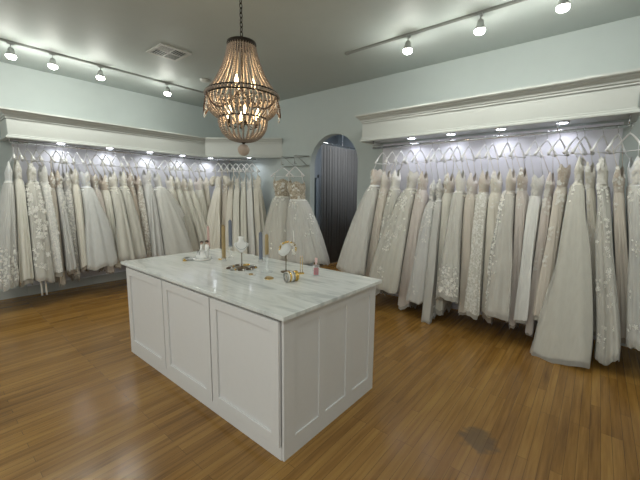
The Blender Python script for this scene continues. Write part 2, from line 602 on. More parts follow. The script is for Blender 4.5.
ords = ['first', 'second', 'third', 'fourth', 'fifth', 'sixth', 'seventh']
for i, y in enumerate((-3.18, -2.52, -1.86, -1.24, -0.62)):
    puck((0.19, y, 2.304), '%s glowing puck light from the left under the left wall soffit' % ords[i], (0.92, 0.95, 1.0))
puck((0.98, -0.24, 2.304), 'added glowing puck light under the diagonal corner soffit', (0.92, 0.95, 1.0))  # extra puck added to brighten the dim corner gowns
for i, x in enumerate((4.48, 5.02, 5.6, 6.19)):
    puck((x, -0.21, 2.364), '%s glowing puck light from the left under the right wall soffit' % ords[i])

# ---------------------------------------------------------------- ceiling fittings
def track(name_label, A, B):
    A, B = Vector(A), Vector(B)
    t = thing('track_rail', name_label, 'light track', A, 'ceiling light tracks')
    d = B - A
    n = Vector((-d.y, d.x, 0)).normalized()
    b = MB()
    V = []
    for q in (Vector((0, 0, 0)), d):
        for o, z in ((-0.018, 0), (-0.018, -0.02), (-0.006, -0.02), (-0.006, -0.012), (0.006, -0.012), (0.006, -0.02), (0.018, -0.02), (0.018, 0)):
            p = q + n * o
            V.append((p.x, p.y, z))
    F = [(j, (j + 1) % 8, 8 + (j + 1) % 8, 8 + j) for j in range(8)] + [tuple(range(8))[::-1], tuple(range(8, 16))]
    b.add(V, F).build('channel', M['track'], t)
    for q in (Vector((0, 0, 0)), d):
        MB().box((q.x - 0.021, q.y - 0.021, -0.023), (q.x + 0.021, q.y + 0.021, 0)).build('end_cap', M['track'], t)
    return t


track('long ceiling track along the left wall above the soffit', (0.99, -5.6, H), (0.99, -0.95, H))
track('long ceiling track along the right wall above the soffit', (3.95, -1.04, H), (8.2, -1.02, H))


def spot(x, y, aim, label, power=1.0):
    t = thing('track_spotlight', label, 'spotlight', (x, y, H - 0.02), 'spotlights on the ceiling tracks')
    MB().box((-0.016, -0.03, -0.02), (0.016, 0.03, 0)).build('adapter', M['nickel'], t, bevel=0.003)
    MB().tube([(0, 0, -0.018), (0, 0, -0.07)], 0.006, 8).ball((0, 0, -0.075), 0.014).build('stem', M['nickel'], t, True)
    d = (Vector(aim) - Vector((x, y, H - 0.1))).normalized()
    q = d.to_track_quat('Z', 'Y')
    hb = MB()
    hb.lathe([(0.018, -0.03), (0.028, -0.02), (0.034, 0.0), (0.044, 0.045), (0.047, 0.06), (0.043, 0.06), (0.040, 0.045)], k=18)
    h = hb.build('lamp_head', M['nickel'], t, True)
    h.location = (0, 0, -0.085)
    h.rotation_euler = q.to_euler()
    l = MB().lathe([(0.040, 0.046), (0.050, 0.062), (0.048, 0.082), (0.032, 0.098), (0.001, 0.104)], k=18).build('bulb', M['lens'], t, True)
    l.location = h.location
    l.rotation_euler = h.rotation_euler
    ld = pl.new('spot_lamp', 'SPOT')
    ld.energy, ld.color, ld.spot_size, ld.spot_blend, ld.shadow_soft_size = TRACK_W * power, LWARM, 2.9, 1.0, 0.04
    o = bpy.data.objects.new('spot_lamp', ld)
    COL.objects.link(o)
    o.parent = t
    o.location = Vector((0, 0, -0.085)) + d * 0.125
    o.rotation_euler = d.to_track_quat('-Z', 'Y').to_euler()
    gd = pl.new('bulb_glow', 'POINT')                 # the glass bulb also shines sideways
    gd.energy, gd.color, gd.shadow_soft_size = 10.5 * power, LWARM, 0.04
    o2 = bpy.data.objects.new('bulb_glow', gd)
    COL.objects.link(o2)
    o2.parent = t
    o2.location = Vector((0, 0, -0.085)) + d * 0.125
    return t


for i, (y, ax) in enumerate(((-3.78, 0.72), (-3.38, 0.75), (-2.84, 0.7), (-1.88, 0.78))):
    spot(0.99, y, (ax, y - 0.15, 0.4), '%s glowing spotlight from the left on the left ceiling track' % ords[i])
spot(0.99, -4.9, (1.4, -4.9, 0), 'spotlight on the left ceiling track beyond the left picture edge')
for i, (x, ay) in enumerate(((4.77, -0.8), (5.52, -0.75), (6.18, -0.8))):
    spot(x, -1.035, (x - 0.1, ay, 0.4), '%s glowing spotlight from the left on the right ceiling track' % ords[i])
spot(7.3, -1.03, (7.2, -1.6, 0), 'spotlight on the right ceiling track beyond the right picture edge')

# ceiling vent and round speaker
t = thing('ceiling_vent', 'square white ceiling vent with dark louvres left of the chandelier', 'vent', (2.17, -2.44, H))
fb = MB()
for a, b in (((-0.2, -0.2), (0.2, -0.165)), ((-0.2, 0.165), (0.2, 0.2)), ((-0.2, -0.165), (-0.165, 0.165)), ((0.165, -0.165), (0.2, 0.165))):
    fb.box((a[0], a[1], -0.012), (b[0], b[1], 0))
fb.box((-0.165, -0.008, -0.011), (0.165, 0.008, -0.002)).box((-0.008, -0.165, -0.011), (0.008, 0.165, -0.002))
fb.build('vent_frame', M['vent'], t, bevel=0.002)
MB().box((-0.165, -0.165, -0.002), (0.165, 0.165, 0)).build('duct', M['ventdark'], t)
for qx in (-1, 1):
    for qy in (-1, 1):
        lb = MB()
        for i in range(5):
            o = 0.025 + i * 0.03
            if qx * qy > 0:
                a, b2 = (qx * 0.012, qy * o), (qx * 0.16, qy * (o + 0.012))
            else:
                a, b2 = (qx * o, qy * 0.012), (qx * (o + 0.012), qy * 0.16)
            lb.box((min(a[0], b2[0]), min(a[1], b2[1]), -0.009), (max(a[0], b2[0]), max(a[1], b2[1]), -0.004))
        lb.build('louvre', M['track'] if (qx, qy) != (1, -1) else M['vent'], t)
t = thing('smoke_detector', 'small round ceiling disc behind the chandelier near the left track', 'smoke detector', (1.60, -1.58, H))
MB().lathe([(0.075, 0), (0.075, -0.012), (0.06, -0.03), (0.001, -0.032)], k=24).build('cover', M['vent'], t, True)
MB().lathe([(0.08, 0), (0.08, -0.006), (0.07, -0.008)], k=24).build('base_ring', M['track'], t, True)

# ---------------------------------------------------------------- island
IX1, IY0, IL, IW, IT = 5.276, -3.457, 2.152, 1.009, 0.915
IX0, IY1 = IX1 - IL, IY0 + IW
isl = thing('kitchen_island', 'long white panelled island cabinet standing on the oak floor', 'island', (IX0, IY0, 0))
MB().box((0, 0.03, 0), (IL - 0.018, IW, IT - 0.028)).box((0, 0, 0), (0.036, 0.03, IT - 0.028)).box((0.036, 0.002, IT - 0.045), (IL - 0.018, 0.03, IT - 0.028)).build('cabinet_body', M['cabinet'], isl, bevel=0.002)


def shaker(w, h, fwid, th, rec):
    """door or panel in XZ with front at y=-th"""
    m = MB()
    m.box((0, -th, 0), (fwid, 0, h)).box((w - fwid, -th, 0), (w, 0, h))
    m.box((fwid, -th, 0), (w - fwid, 0, fwid)).box((fwid, -th, h - fwid), (w - fwid, 0, h))
    m.box((fwid, -th + rec, fwid), (w - fwid, 0, h - fwid))
    return m


for x0, x1 in ((3.165, 3.872), (3.885, 4.561), (4.575, 5.254)):
    o = shaker(x1 - x0, 0.775, 0.068, 0.021, 0.013).build('door', M['cabinet'], isl, bevel=0.002)
    o.location = (x0 - IX0, -0.0005, 0.09)
ep = MB()
ys = [0, 0.093, 0.320, 0.394, 0.620, 0.708, 0.930, IW]
for i in (0, 2, 4, 6):
    ep.box((IL - 0.018, ys[i], 0), (IL, ys[i + 1], IT - 0.028))
for i in (1, 3, 5):
    ep.box((IL - 0.018, ys[i], 0), (IL, ys[i + 1], 0.12)).box((IL - 0.018, ys[i], 0.808), (IL, ys[i + 1], IT - 0.028))
    ep.box((IL - 0.018, ys[i], 0.12), (IL - 0.010, ys[i + 1], 0.808))
ep.build('end_panel', M['cabinet'], isl)
MB().box((-0.004, -0.006, 0), (IL - 0.018, 0.03, 0.085)).build('base_board', M['cabinet'], isl, bevel=0.001)
ct = MB().box((IX0 - 0.037, IY0 - 0.037, IT - 0.028), (IX1 + 0.037, IY1 + 0.037, IT)).build('marble_countertop', M['marble'], bevel=0.004)
tag(ct, 'glossy white marble countertop with grey veins on the white island', 'countertop')

# ---------------------------------------------------------------- chandelier
CX, CY = 4.30, -2.95
ch = thing('chandelier', 'beaded two-tier chandelier with warm bulbs hanging over the island', 'chandelier', (CX, CY, 0))
Z0, Z1, Z2, Z3 = 2.725, 2.345, 2.165, 1.995
RT0, RB, RM = 0.105, 0.275, 0.19


def beads(m, pts, r, n, k=7):
    P = np.array(pts)
    seg = np.r_[0, np.cumsum(np.linalg.norm(np.diff(P, axis=0), axis=1))]
    for s in np.linspace(0, seg[-1], n):
        c = [np.interp(s, seg, P[:, j]) for j in range(3)]
        m.ball(c, r, k, 4)


MB().lathe([(0.06, H), (0.06, H - 0.02), (0.012, H - 0.05)], k=20).build('ceiling_canopy', M['iron'], ch, True)
cm = MB()
z, i = H - 0.04, 0
while z > Z0 + 0.03:
    ax = (1, 0) if i % 2 else (0, 1)
    cm.tube([(ax[0] * 0.011 * math.cos(a), ax[1] * 0.011 * math.cos(a), z - 0.022 + 0.022 * math.sin(a)) for a in np.linspace(0, 2 * PI, 11)], 0.0035, 5, False)
    z -= 0.034
    i += 1
cm.build('chain', M['iron'], ch, True)
tr = MB()
for Rr in (RT0, ):
    tr.lathe([(Rr + 0.006, Z0 - 0.016), (Rr + 0.010, Z0), (Rr + 0.006, Z0 + 0.016), (Rr - 0.012, Z0 + 0.018), (Rr - 0.012, Z0 - 0.016)], k=32)
for a in range(3):
    t_ = 2 * PI * a / 3
    tr.tube([(Rr * math.cos(t_), Rr * math.sin(t_), Z0), (0.01 * math.cos(t_), 0.01 * math.sin(t_), Z0 + 0.04)], 0.004, 6)
tr.build('top_ring', M['iron'], ch, True)
MB().tube([(0, 0, Z0 + 0.05), (0, 0, Z3 - 0.015)], 0.006, 8).build('centre_stem', M['iron'], ch, True)
band = MB().torus((0, 0, Z1 + 0.012), RB + 0.004, 0.007, 48, 6).torus((0, 0, Z1 - 0.018), RB + 0.004, 0.007, 48, 6)
for k in range(6):
    t_ = 2 * PI * k / 6 + 0.2
    band.tube([(RB * math.cos(t_), RB * math.sin(t_), Z1), (0, 0, Z1 - 0.02)], 0.004, 6)
band.build('wide_ring', M['iron'], ch, True)
bb = MB()
for k in range(64):
    t_ = 2 * PI * k / 64
    bb.ball(((RB + 0.009) * math.cos(t_), (RB + 0.009) * math.sin(t_), Z1 - 0.003), 0.0125, 7, 5)
bb.build('ring_beads', M['bead'], ch, True)
MB().torus((0, 0, Z2), RM, 0.006, 40, 6).build('lower_ring', M['iron'], ch, True)
NS = 34
for k in range(NS):
    a = 2 * PI * k / NS
    pts = []
    for s in np.linspace(0, 1, 14):
        r = RT0 + (RB - RT0) * (0.42 * s + 0.58 * s ** 2.4)
        pts.append((r * math.cos(a), r * math.sin(a), Z0 - 0.01 - (Z0 - Z1 - 0.02) * s))
    m = MB()
    beads(m, pts, 0.0086, 26, 6)
    m.build('upper_bead_strand', M['bead'], ch, True)
NS = 42
for k in range(NS):
    a = 2 * PI * (k + 0.5) / NS
    pts = []
    for s in np.linspace(0, 1, 12):
        r = RB - 0.004 + 0.012 * math.sin(PI * s) - (RB - RM) * s ** 2.6
        pts.append((r * math.cos(a), r * math.sin(a), Z1 - 0.02 - (Z1 - Z2 - 0.02) * s))
    m = MB()
    beads(m, pts, 0.0092, 14, 6)
    m.build('middle_bead_strand', M['bead'], ch, True)
NS = 26
for k in range(NS):
    a = 2 * PI * (k + 0.25) / NS
    pts = []
    for s in np.linspace(0, 1, 12):
        r = 0.03 + (RM - 0.03) * math.sqrt(max(0, 1 - (s ** 2.2)))
        pts.append((r * math.cos(a), r * math.sin(a), Z2 - 0.005 - (Z2 - Z3) * s))
    m = MB()
    beads(m, pts, 0.0092, 18, 6)
    m.build('lower_bead_strand', M['bead'], ch, True)
for k in range(6):
    a0, a1 = 2 * PI * k / 6 + 0.35, 2 * PI * (k + 1) / 6 + 0.35
    pts = []
    for s in np.linspace(0, 1, 14):
        a = a0 + (a1 - a0) * s
        r = RB + 0.022
        pts.append((r * math.cos(a), r * math.sin(a), Z1 - 0.03 - 0.12 * math.sin(PI * s)))
    m = MB()
    beads(m, pts, 0.008, 24, 6)
    m.build('bead_swag', M['darkbead'], ch, True)
for k in range(18):
    a = 2 * PI * k / 18
    zz = Z1 - 0.10 - 0.07 * (k % 3 == 0)
    r = RB + 0.02
    m = MB().lathe([(0.001, 0.03), (0.004, 0.02), (0.009, -0.002), (0.006, -0.014), (0.001, -0.018)], (r * math.cos(a), r * math.sin(a), zz), 8)
    m.tube([(r * math.cos(a), r * math.sin(a), zz + 0.03), ((RB + 0.005) * math.cos(a), (RB + 0.005) * math.sin(a), Z1 - 0.015)], 0.0015, 4)
    m.build('teardrop', M['drop'], ch, True)
for k in range(6):
    a = 2 * PI * k / 6 + 0.5
    x, y = 0.125 * math.cos(a), 0.125 * math.sin(a)
    s = MB().tube([(x * 0.1, y * 0.1, Z2 - 0.02), (x * 0.6, y * 0.6, Z2 - 0.07), (x, y, Z2 - 0.05)], 0.004, 6)
    s.lathe([(0.016, 0), (0.018, 0.006), (0.010, 0.012), (0.010, 0.06)], (x, y, Z2 - 0.05), 12)
    s.build('lamp_arm', M['iron'], ch, True)
    MB().lathe([(0.009, 0.06), (0.016, 0.078), (0.017, 0.092), (0.010, 0.115), (0.001, 0.135)], (x, y, Z2 - 0.05), 12).build('bulb', M['bulb'], ch, True)
    d = pl.new('bulb_lamp', 'POINT')
    d.energy, d.color, d.shadow_soft_size = BULB_W, (1.0, 0.74, 0.42), 0.022
    o = bpy.data.objects.new('bulb_lamp', d)
    COL.objects.link(o)
    o.parent = ch
    o.location = (x * 0.9, y * 0.9, Z2 + 0.1)
for k in range(3):
    a = 2 * PI * k / 3 + 0.9
    x, y = 0.085 * math.cos(a), 0.085 * math.sin(a)
    MB().tube([(x * 0.1, y * 0.1, Z1 + 0.03), (x, y, Z1 + 0.02)], 0.004, 6).lathe([(0.016, 0.02), (0.010, 0.03), (0.010, 0.06)], (x, y, Z1), 12).build('lamp_arm', M['iron'], ch, True)
    MB().lathe([(0.009, 0.06), (0.016, 0.078), (0.017, 0.092), (0.010, 0.115), (0.001, 0.135)], (x, y, Z1), 12).build('bulb', M['bulb'], ch, True)
    d = pl.new('bulb_lamp', 'POINT')
    d.energy, d.color, d.shadow_soft_size = BULB_W, (1.0, 0.74, 0.42), 0.022
    o = bpy.data.objects.new('bulb_lamp', d)
    COL.objects.link(o)
    o.parent = ch
    o.location = (x, y, Z1 + 0.15)
MB().lathe([(0.028, Z3 + 0.004), (0.032, Z3 - 0.004), (0.012, Z3 - 0.016), (0.006, Z3 - 0.03)], k=16).build('bottom_cap', M['iron'], ch, True)
MB().ball((0, 0, Z3 - 0.07), 0.047, 20, 14).build('wooden_ball', M['ball'], ch, True)


# ---------------------------------------------------------------- hangers and gowns
class Frame:
    def __init__(s, O, u, n):
        s.O = np.array(O, float)
        s.u = np.array([u[0], u[1], 0.0])
        s.n = np.array([n[0], n[1], 0.0])


def make_hanger(fr, s_, d_, z_rod, phi, label, group, wid=0.16, col='hanger', drop=0.165):
    p = fr.O + fr.u * s_ + fr.n * d_
    t = thing('clothes_hanger', label, 'hanger', (p[0], p[1], z_rod), group)
    h = fr.n * math.cos(phi) + fr.u * math.sin(phi)
    X = np.array([h[0], h[1], 0.0])
    Zv = np.array([0, 0, 1.0])
    R = 0.0185
    pts = [X * (R * math.cos(a)) + Zv * (R * math.sin(a)) for a in np.linspace(-0.5, PI, 10)]
    pts = [-q * np.array([1, 1, -1]) for q in pts]
    pts = pts[::-1]
    hk = [X * R * math.cos(a) + Zv * R * math.sin(a) for a in np.linspace(PI * 1.12, 0, 11)] + [X * R * 0.5 - Zv * 0.028, -Zv * 0.04, -Zv * 0.075]
    MB().tube(hk, 0.0026, 6).build('hook', M['chrome'], t, True)
    arm = []
    for q in np.linspace(-1, 1, 15):
        zz = -0.072 - drop * abs(q) ** 1.25
        arm.append(X * wid * q + Zv * zz)
    rr = [0.0065 + 0.008 * abs(q) ** 3 for q in np.linspace(-1, 1, 15)]
    MB().tube(arm, rr, 8, flat=(1.0, 1.25)).build('shoulder_bar', M[col], t, True)
    zb = -0.072 - drop
    MB().tube([X * (-wid * 0.94) + Zv * zb, X * (wid * 0.94) + Zv * (zb)], 0.0045, 6).build('lower_bar', M[col], t, True)
    return t, p, X


def hanger_z(q, drop=0.165):
    return -0.072 - drop * abs(q) ** 1.25


NT = 132


class Gown:
    """cloth surface in rail coordinates: bodice from top to waist, skirt from waist to hem"""

    def __init__(s, fr, st, zt, sc, dh, a, b, zh, phi, rod=0.3, p=0.62, wb=0.14, tb=0.045, wl=0.22, A=0.1, neck='v', flare=0.0, pleat=0.007):
        s.__dict__.update(locals())
        s.zw = zt - wl
        s.left = s.right = None
        s.pk = [(int(rng.integers(17, 27)), 0.6), (int(rng.integers(27, 40)), 0.5), (int(rng.integers(9, 15)), 0.7)]
        c, q = math.cos(phi), math.sin(phi)
        Rm = np.array([[q, c], [c, -q]])         # columns: hanger direction, cross direction in (u, n)
        s.Mb = Rm @ np.diag([wb, tb]) @ Rm.T
        s.Mh = np.diag([a, b])
        s.hd = np.array([q, c])
        s.k = np.r_[rng.integers(4, 9, 2), rng.integers(9, 19, 3), rng.integers(19, 34, 4)]
        s.ph = rng.uniform(0, 2 * PI, 9)
        s.dr = rng.uniform(-1.5, 1.5, 9)
        s.am = rng.uniform(0.5, 1.0, 9) / (1 + s.k / 12)

    def fold(s, th, t):
        f = sum(s.am[i] * np.sin(s.k[i] * th + s.ph[i] + s.dr[i] * t) for i in range(9))
        return f / 2.0

    def centre(s, tt):
        q = tt * tt * (3 - 2 * tt) * 0.35 + tt * 0.65
        return np.array([s.st + (s.sc - s.st) * q, s.rod + (s.dh - s.rod) * q])

    def at(s, z):
        tt = np.clip((s.zt - z) / (s.zt - s.zh), 0, 1)
        q = tt * tt * (3 - 2 * tt) * 0.35 + tt * 0.65
        tw = np.clip((s.zw - z) / (s.zw - s.zh), 0, 1) ** s.p
        ab = np.sqrt((s.wb * math.sin(s.phi)) ** 2 + (s.tb * math.cos(s.phi)) ** 2)
        return s.st + (s.sc - s.st) * q, ab * (1 - tw) + s.a * tw, s.rod + (s.dh - s.rod) * q + (s.wb * 1.02 * (1 - tw) + s.b * (1 + 1.6 * s.A) * 1.06 * tw) + 0.012

    def squash(s, P, z, k):
        """cloth pressed against its neighbours on the rail; a fuller skirt spreads in front of a shallower one"""
        c, a, F = s.at(z)
        out = P.copy()
        for side, nb in ((-1, s.left), (1, s.right)):
            if nb is None:
                continue
            cn, an, Fn = nb.at(z)
            gap = np.maximum(np.abs(cn - c), 0.03)
            lim = gap * np.clip(a / (a + an), 0.25, 0.75)
            far = nb.right if side > 0 else nb.left
            reach = gap - lim + an
            if far is not None:
                cf, af, Ff = far.at(z)
                g2 = np.maximum(np.abs(cf - cn), 0.03)
                reach = gap - lim + g2 * np.clip(an / (an + af), 0.25, 0.75)
                reach = np.where(Ff > Fn + 0.03, (gap - lim) * 0.9, reach)
            sm = np.clip((P[1] - Fn - 0.015) / 0.07, 0, 1)
            sm = sm * sm * (3 - 2 * sm) * (F > Fn + 0.03)
            lim = (lim + reach * sm) * k - 0.004
            x = (P[0] - c) * side / lim
            xs = x / (1 + np.abs(x) ** 7) ** (1 / 7)
            out[0] = np.where(x > 0, c + side * lim * xs, out[0])
        return out

    def ring(s, th, zfrac, part, scale=1.0):
        """part 'b' bodice (0 top..1 waist) or 's' skirt (0 waist..1 hem)"""
        cs = np.stack([np.cos(th), np.sin(th)])
        total = s.zt - s.zh
        if part == 'b':
            g = 0.93 + 0.10 * math.sin(PI * min(1, zfrac * 1.6)) - 0.1 * zfrac ** 1.5
            if s.neck == 'v':
                g *= 0.5 + 0.5 * min(1, zfrac / 0.45) ** 0.8
            P = (s.Mb @ cs) * g
            al = (s.hd @ cs)                       # -1..1 along the hanger
            z = s.zt - s.wl * zfrac + np.zeros_like(th)
            top = (1 - zfrac) ** 2
            if s.neck == 'v':
                rise = 0.16 * np.clip(np.abs(al) - 0.25, 0, 1) ** 1.3
                z = z + (rise - 0.07) * top
            else:
                z = z + top * (0.02 * np.cos(2 * np.arccos(np.clip(al, -1, 1)) * 2) - 0.01)
            c = s.centre(s.wl * zfrac / total)
            fo = 1 + 0.012 * s.fold(th, 0)
        else:
            t = zfrac
            g = t ** s.p
            if s.flare:
                g = (1 - s.flare) * t ** 0.6 * 0.35 + s.flare * t ** 3.0 + 0.65 * (1 - s.flare) * t ** 2
            P = (s.Mb @ cs) * (0.83 * (1 - g)) + (s.Mh @ cs) * g
            P = P * scale
            z = s.zw - (s.zw - s.zh) * t + 0.03 * t ** 6 * np.sin(3 * th + s.ph[0]) + 0.035 * t ** 8 * s.fold(th, t)
            c = s.centre((s.wl + (s.zw - s.zh) * t) / total)
            fo = 1 + s.A * min(1, t * 1.8) ** 0.8 * s.fold(th, t)
        P = c[:, None] + P * fo
        if part == 's':
            # fine pleats that stay visible where the cloth is pressed flat
            nrm = (np.linalg.inv(s.Mh) @ (P - c[:, None]))
            nrm /= np.linalg.norm(nrm, axis=0) + 1e-9
            pl_ = sum(np.sin(kk * th + s.ph[i] * 2 + s.dr[i] * zfrac * 1.5) * w_ for i, (kk, w_) in enumerate(s.pk))
            P = P + nrm * pl_ * s.pleat * min(1, zfrac * 2.5)
        P = s.squash(P, z, 0.88 if scale < 1 else (0.99 if scale > 1 else 0.95))
        W = s.fr.O[:, None] + s.fr.u[:, None] * P[0] + s.fr.n[:, None] * P[1]
        W[2] = np.maximum(z, 0.008)
        return W.T

    def sheet(s, parts, origin, nt=NT, scale=1.0, dz=0.0):
        th = np.linspace(0, 2 * PI, nt, endpoint=False)
        V = [s.ring(th, zf, p, scale) + np.array([0, 0, dz * (zf if p == 's' else 0)]) for p, zf in parts]
        V = np.concatenate(V) - origin
        n = len(parts)
        F = [(i * nt + j, i * nt + (j + 1) % nt, (i + 1) * nt + (j + 1) % nt, (i + 1) * nt + j) for i in range(n - 1) for j in range(nt)]
        return V, F

    def petals(s, origin, mode, count, size=0.022):
        m = MB()
        got, tries, ok = 0, 0, False
        while got < count and tries < 5 * count:
            tries += 1
            if ok and got % 7 and mode != 'vine':
                th, r = th0 + rng.normal(0, 0.07), r0 + rng.normal(0, 0.028)
            else:
                th = rng.uniform(0, 2 * PI)
                if mode == 'top':
                    r = rng.uniform(-0.8, 0.55) if rng.uniform() < 0.75 else rng.uniform(0, 0.9)
                elif mode == 'bodice':
                    r = rng.uniform(-0.95, 0.12)
                elif mode == 'hem':
                    r = 1 - abs(rng.normal(0, 0.16))
                elif mode == 'vine':
                    th = rng.choice([0.4, 2.2, 3.6, 5.0]) + s.ph[1] + rng.normal(0, 0.10)
                    r = rng.uniform(0.0, 0.98)
                else:
                    r = rng.uniform(-0.9, 0.98)
                th0, r0 = th, r
            ok = False
            r = float(np.clip(r, -0.95, 0.985))
            pt, zf = ('b', 1 + r) if r < 0 else ('s', r)
            e = 0.01
            q = s.ring(np.array([th - e, th, th + e]), zf, pt)
            q2 = s.ring(np.array([th]), zf - 0.01, pt)[0]
            X = q[2] - q[0]
            X /= np.linalg.norm(X) + 1e-9
            Y = q2 - q[1]
            Y /= np.linalg.norm(Y) + 1e-9
            Nn = np.cross(X, Y)
            Nn /= np.linalg.norm(Nn) + 1e-9
            cc = s.ring(np.array([th, th + PI]), zf, pt)
            if Nn @ (cc[0] - cc[1]) < 0:
                Nn = -Nn
            if abs(Nn @ s.fr.u) > 0.85 or Nn @ s.fr.n < -0.3:
                continue
            ok, got = True, got + 1
            c = q[1] + Nn * 0.006 - origin
            sz = size * rng.uniform(0.6, 1.25)
            a0 = rng.uniform(0, 2 * PI)
            V, F = [c + Nn * 0.002], []
            k = 5
            for j in range(k):
                a = a0 + 2 * PI * j / k
                d1 = X * math.cos(a) + Y * math.sin(a)
                d2 = X * math.cos(a + 0.45) + Y * math.sin(a + 0.45)
                d3 = X * math.cos(a - 0.45) + Y * math.sin(a - 0.45)
                V += [c + d3 * sz * 0.6 + Nn * 0.003, c + d1 * sz + Nn * 0.005, c + d2 * sz * 0.6 + Nn * 0.003]
                F.append((0, 1 + 3 * j, 2 + 3 * j, 3 + 3 * j))
            m.add(V, F)
        return m


def make_gown(fr, gown, row, phi, z_rod, label, group, mat='ivory', bod=None, rod=0.3, lace=None, nl=100, under='liningw', straps=True, tulle=False,
              hang_label=None, hang_group=None, sleeve=False, lsize=0.018, lmat='petal', hook_tol=0.07, ribbons=False, wid=0.16):
    sh, st, zt, sc, dh, a, b, zh = row
    sh = min(max(sh, st - hook_tol), st + hook_tol)
    ht, hp, X = make_hanger(fr, sh, rod, z_rod, phi, hang_label, hang_group, wid)
    g = gown
    base = fr.O + fr.u * sc + fr.n * dh
    org = np.array([base[0], base[1], zh])
    t = thing('wedding_dress', label, 'dress', org, group)
    bod = bod or 'l_' + mat
    V, F = g.sheet([('b', z) for z in np.linspace(0, 1, 9)], org)
    MB().add(V, F).build('bodice', M[bod], t, True, recalc=False)
    V, F = g.sheet([('s', z) for z in np.linspace(0, 1, 24)], org)
    MB().add(V, F).build('skirt', M[('k_' if lace in ('all', 'vine', 'hem') and 'k_' + mat in M else 'f_') + mat], t, True, recalc=False)
    lo = -min(0.07, max(0.0, zh - 0.01)) * rng.uniform(0.3, 1.0)
    V, F = g.sheet([('s', z) for z in np.linspace(0.45, 1, 9)], org, 60, 0.93, lo)
    MB().add(V, F).build('underskirt', M[under], t, True, recalc=False)
    if tulle:
        V, F = g.sheet([('s', z) for z in np.linspace(0.02, 1, 16)], org, NT, 1.06, -min(0.045, max(0.0, zh - 0.01)))
        MB().add(V, F).build('tulle_overlay', M['sheer'], t, True, recalc=False)
    if not lace:
        lace, nl, lsize = 'bodice', 60, 0.014
    if lace:
        g.petals(org, lace, nl, lsize).build('lace_applique', M[lmat], t, False, recalc=False)['kind'] = 'stuff'
    if straps:
        for sg in (-1, 1):
            q = 0.62 * sg
            top = hp + X * (wid * q) + np.array([0, 0, z_rod + hanger_z(q) + 0.004])
            gx = fr.u * g.hd[0] + fr.n * g.hd[1]
            bt = fr.O + fr.u * st + fr.n * rod + gx * (g.wb * (0.5 if g.neck == 'v' else 0.86) * sg)
            bt = np.array([bt[0], bt[1], zt - 0.03 + (0.03 if g.neck == 'v' else 0)])
            top[2] = z_rod + hanger_z(q) + 0.004
            mid = (top + bt) / 2
            MB().tube(np.array([top, mid, bt]) - org, 0.0042, 5, flat=(2.0, 0.7)).build('strap', M['f_' + mat], t, True)
    if sleeve:
        for sg in (-1, 1):
            c0 = fr.O + fr.u * st + fr.n * rod + X * (g.wb * 1.0 * sg)
            pts = [c0 + np.array([0, 0, zt - 0.0 - q * 0.17]) + X * (0.085 * math.sin(q * 2.2) * sg) + np.array([0.04 * q, -0.02 * q, 0]) for q in np.linspace(0, 1, 8)]
            MB().tube(np.array(pts) - org, [0.03, 0.05, 0.058, 0.06, 0.06, 0.056, 0.05, 0.045], 14).build('sleeve', M['f_' + mat], t, True)
    if ribbons:
        for dx in (-0.03, 0.02):
            q = fr.O + fr.u * (sc + dx) + fr.n * (dh + b * 0.5)
            q = np.array([q[0], q[1], 0])
            MB().tube(np.array([q + [0, 0, zh + 0.12], q + [0, 0, zh * 0.5], q + [0, 0, 0.12]]) - org, 0.008, 5, flat=(1.5, 0.4)).build('ribbon', M['petal'], t, True)
    return t


GEO = ('pleat', 'p', 'wb', 'tb', 'wl', 'A', 'neck', 'flare')


def hang_row(fr, rows, z_rod, rod, place, group, hgroup, fill=2.0, turn=0.5, htwist=1.0):
    """all gowns of one rail: their shapes first, so that each is pressed by its neighbours, then the meshes"""
    gs = []
    for i, (row, phi, desc, kw) in enumerate(rows):
        sh, st, zt, sc, dh, a, b, zh = row
        gs.append(Gown(fr, st, zt, sc, dh, a * (1.12 if i in (0, len(rows) - 1) else fill), b, zh, turn * phi + rng.uniform(-.1, .1), rod, **{k: v for k, v in kw.items() if k in GEO}))
    for g0, g1 in zip(gs[:-1], gs[1:]):
        g0.right, g1.left = g1, g0
    for i, (row, phi, desc, kw) in enumerate(rows):
        make_gown(fr, gs[i], row, phi * htwist + rng.uniform(-.15, .15), z_rod, '%s, %s from left on %s' % (desc, num[i], place), group, rod=rod,
                  hang_label='white hanger holding the %s gown from the left, %s' % (num[i], place), hang_group=hgroup,
                  **{k: v for k, v in kw.items() if k not in GEO})


FR = Frame((0, 0, 0), (1, 0), (0, -1))
FL = Frame((0, 0, 0), (0, 1), (1, 0))
FD = Frame((DA[0], DA[1], 0), DU, DN)

num = ['first', 'second', 'third', 'fourth', 'fifth', 'sixth', 'seventh', 'eighth', 'ninth', 'tenth', 'eleventh', 'twelfth', 'thirteenth',
       'fourteenth', 'fifteenth', 'sixteenth', 'seventeenth', 'eighteenth', 'nineteenth', 'twentieth', 'twenty-first', 'twenty-second',
       'twenty-third', 'twenty-fourth', 'twenty-fifth', 'twenty-sixth']

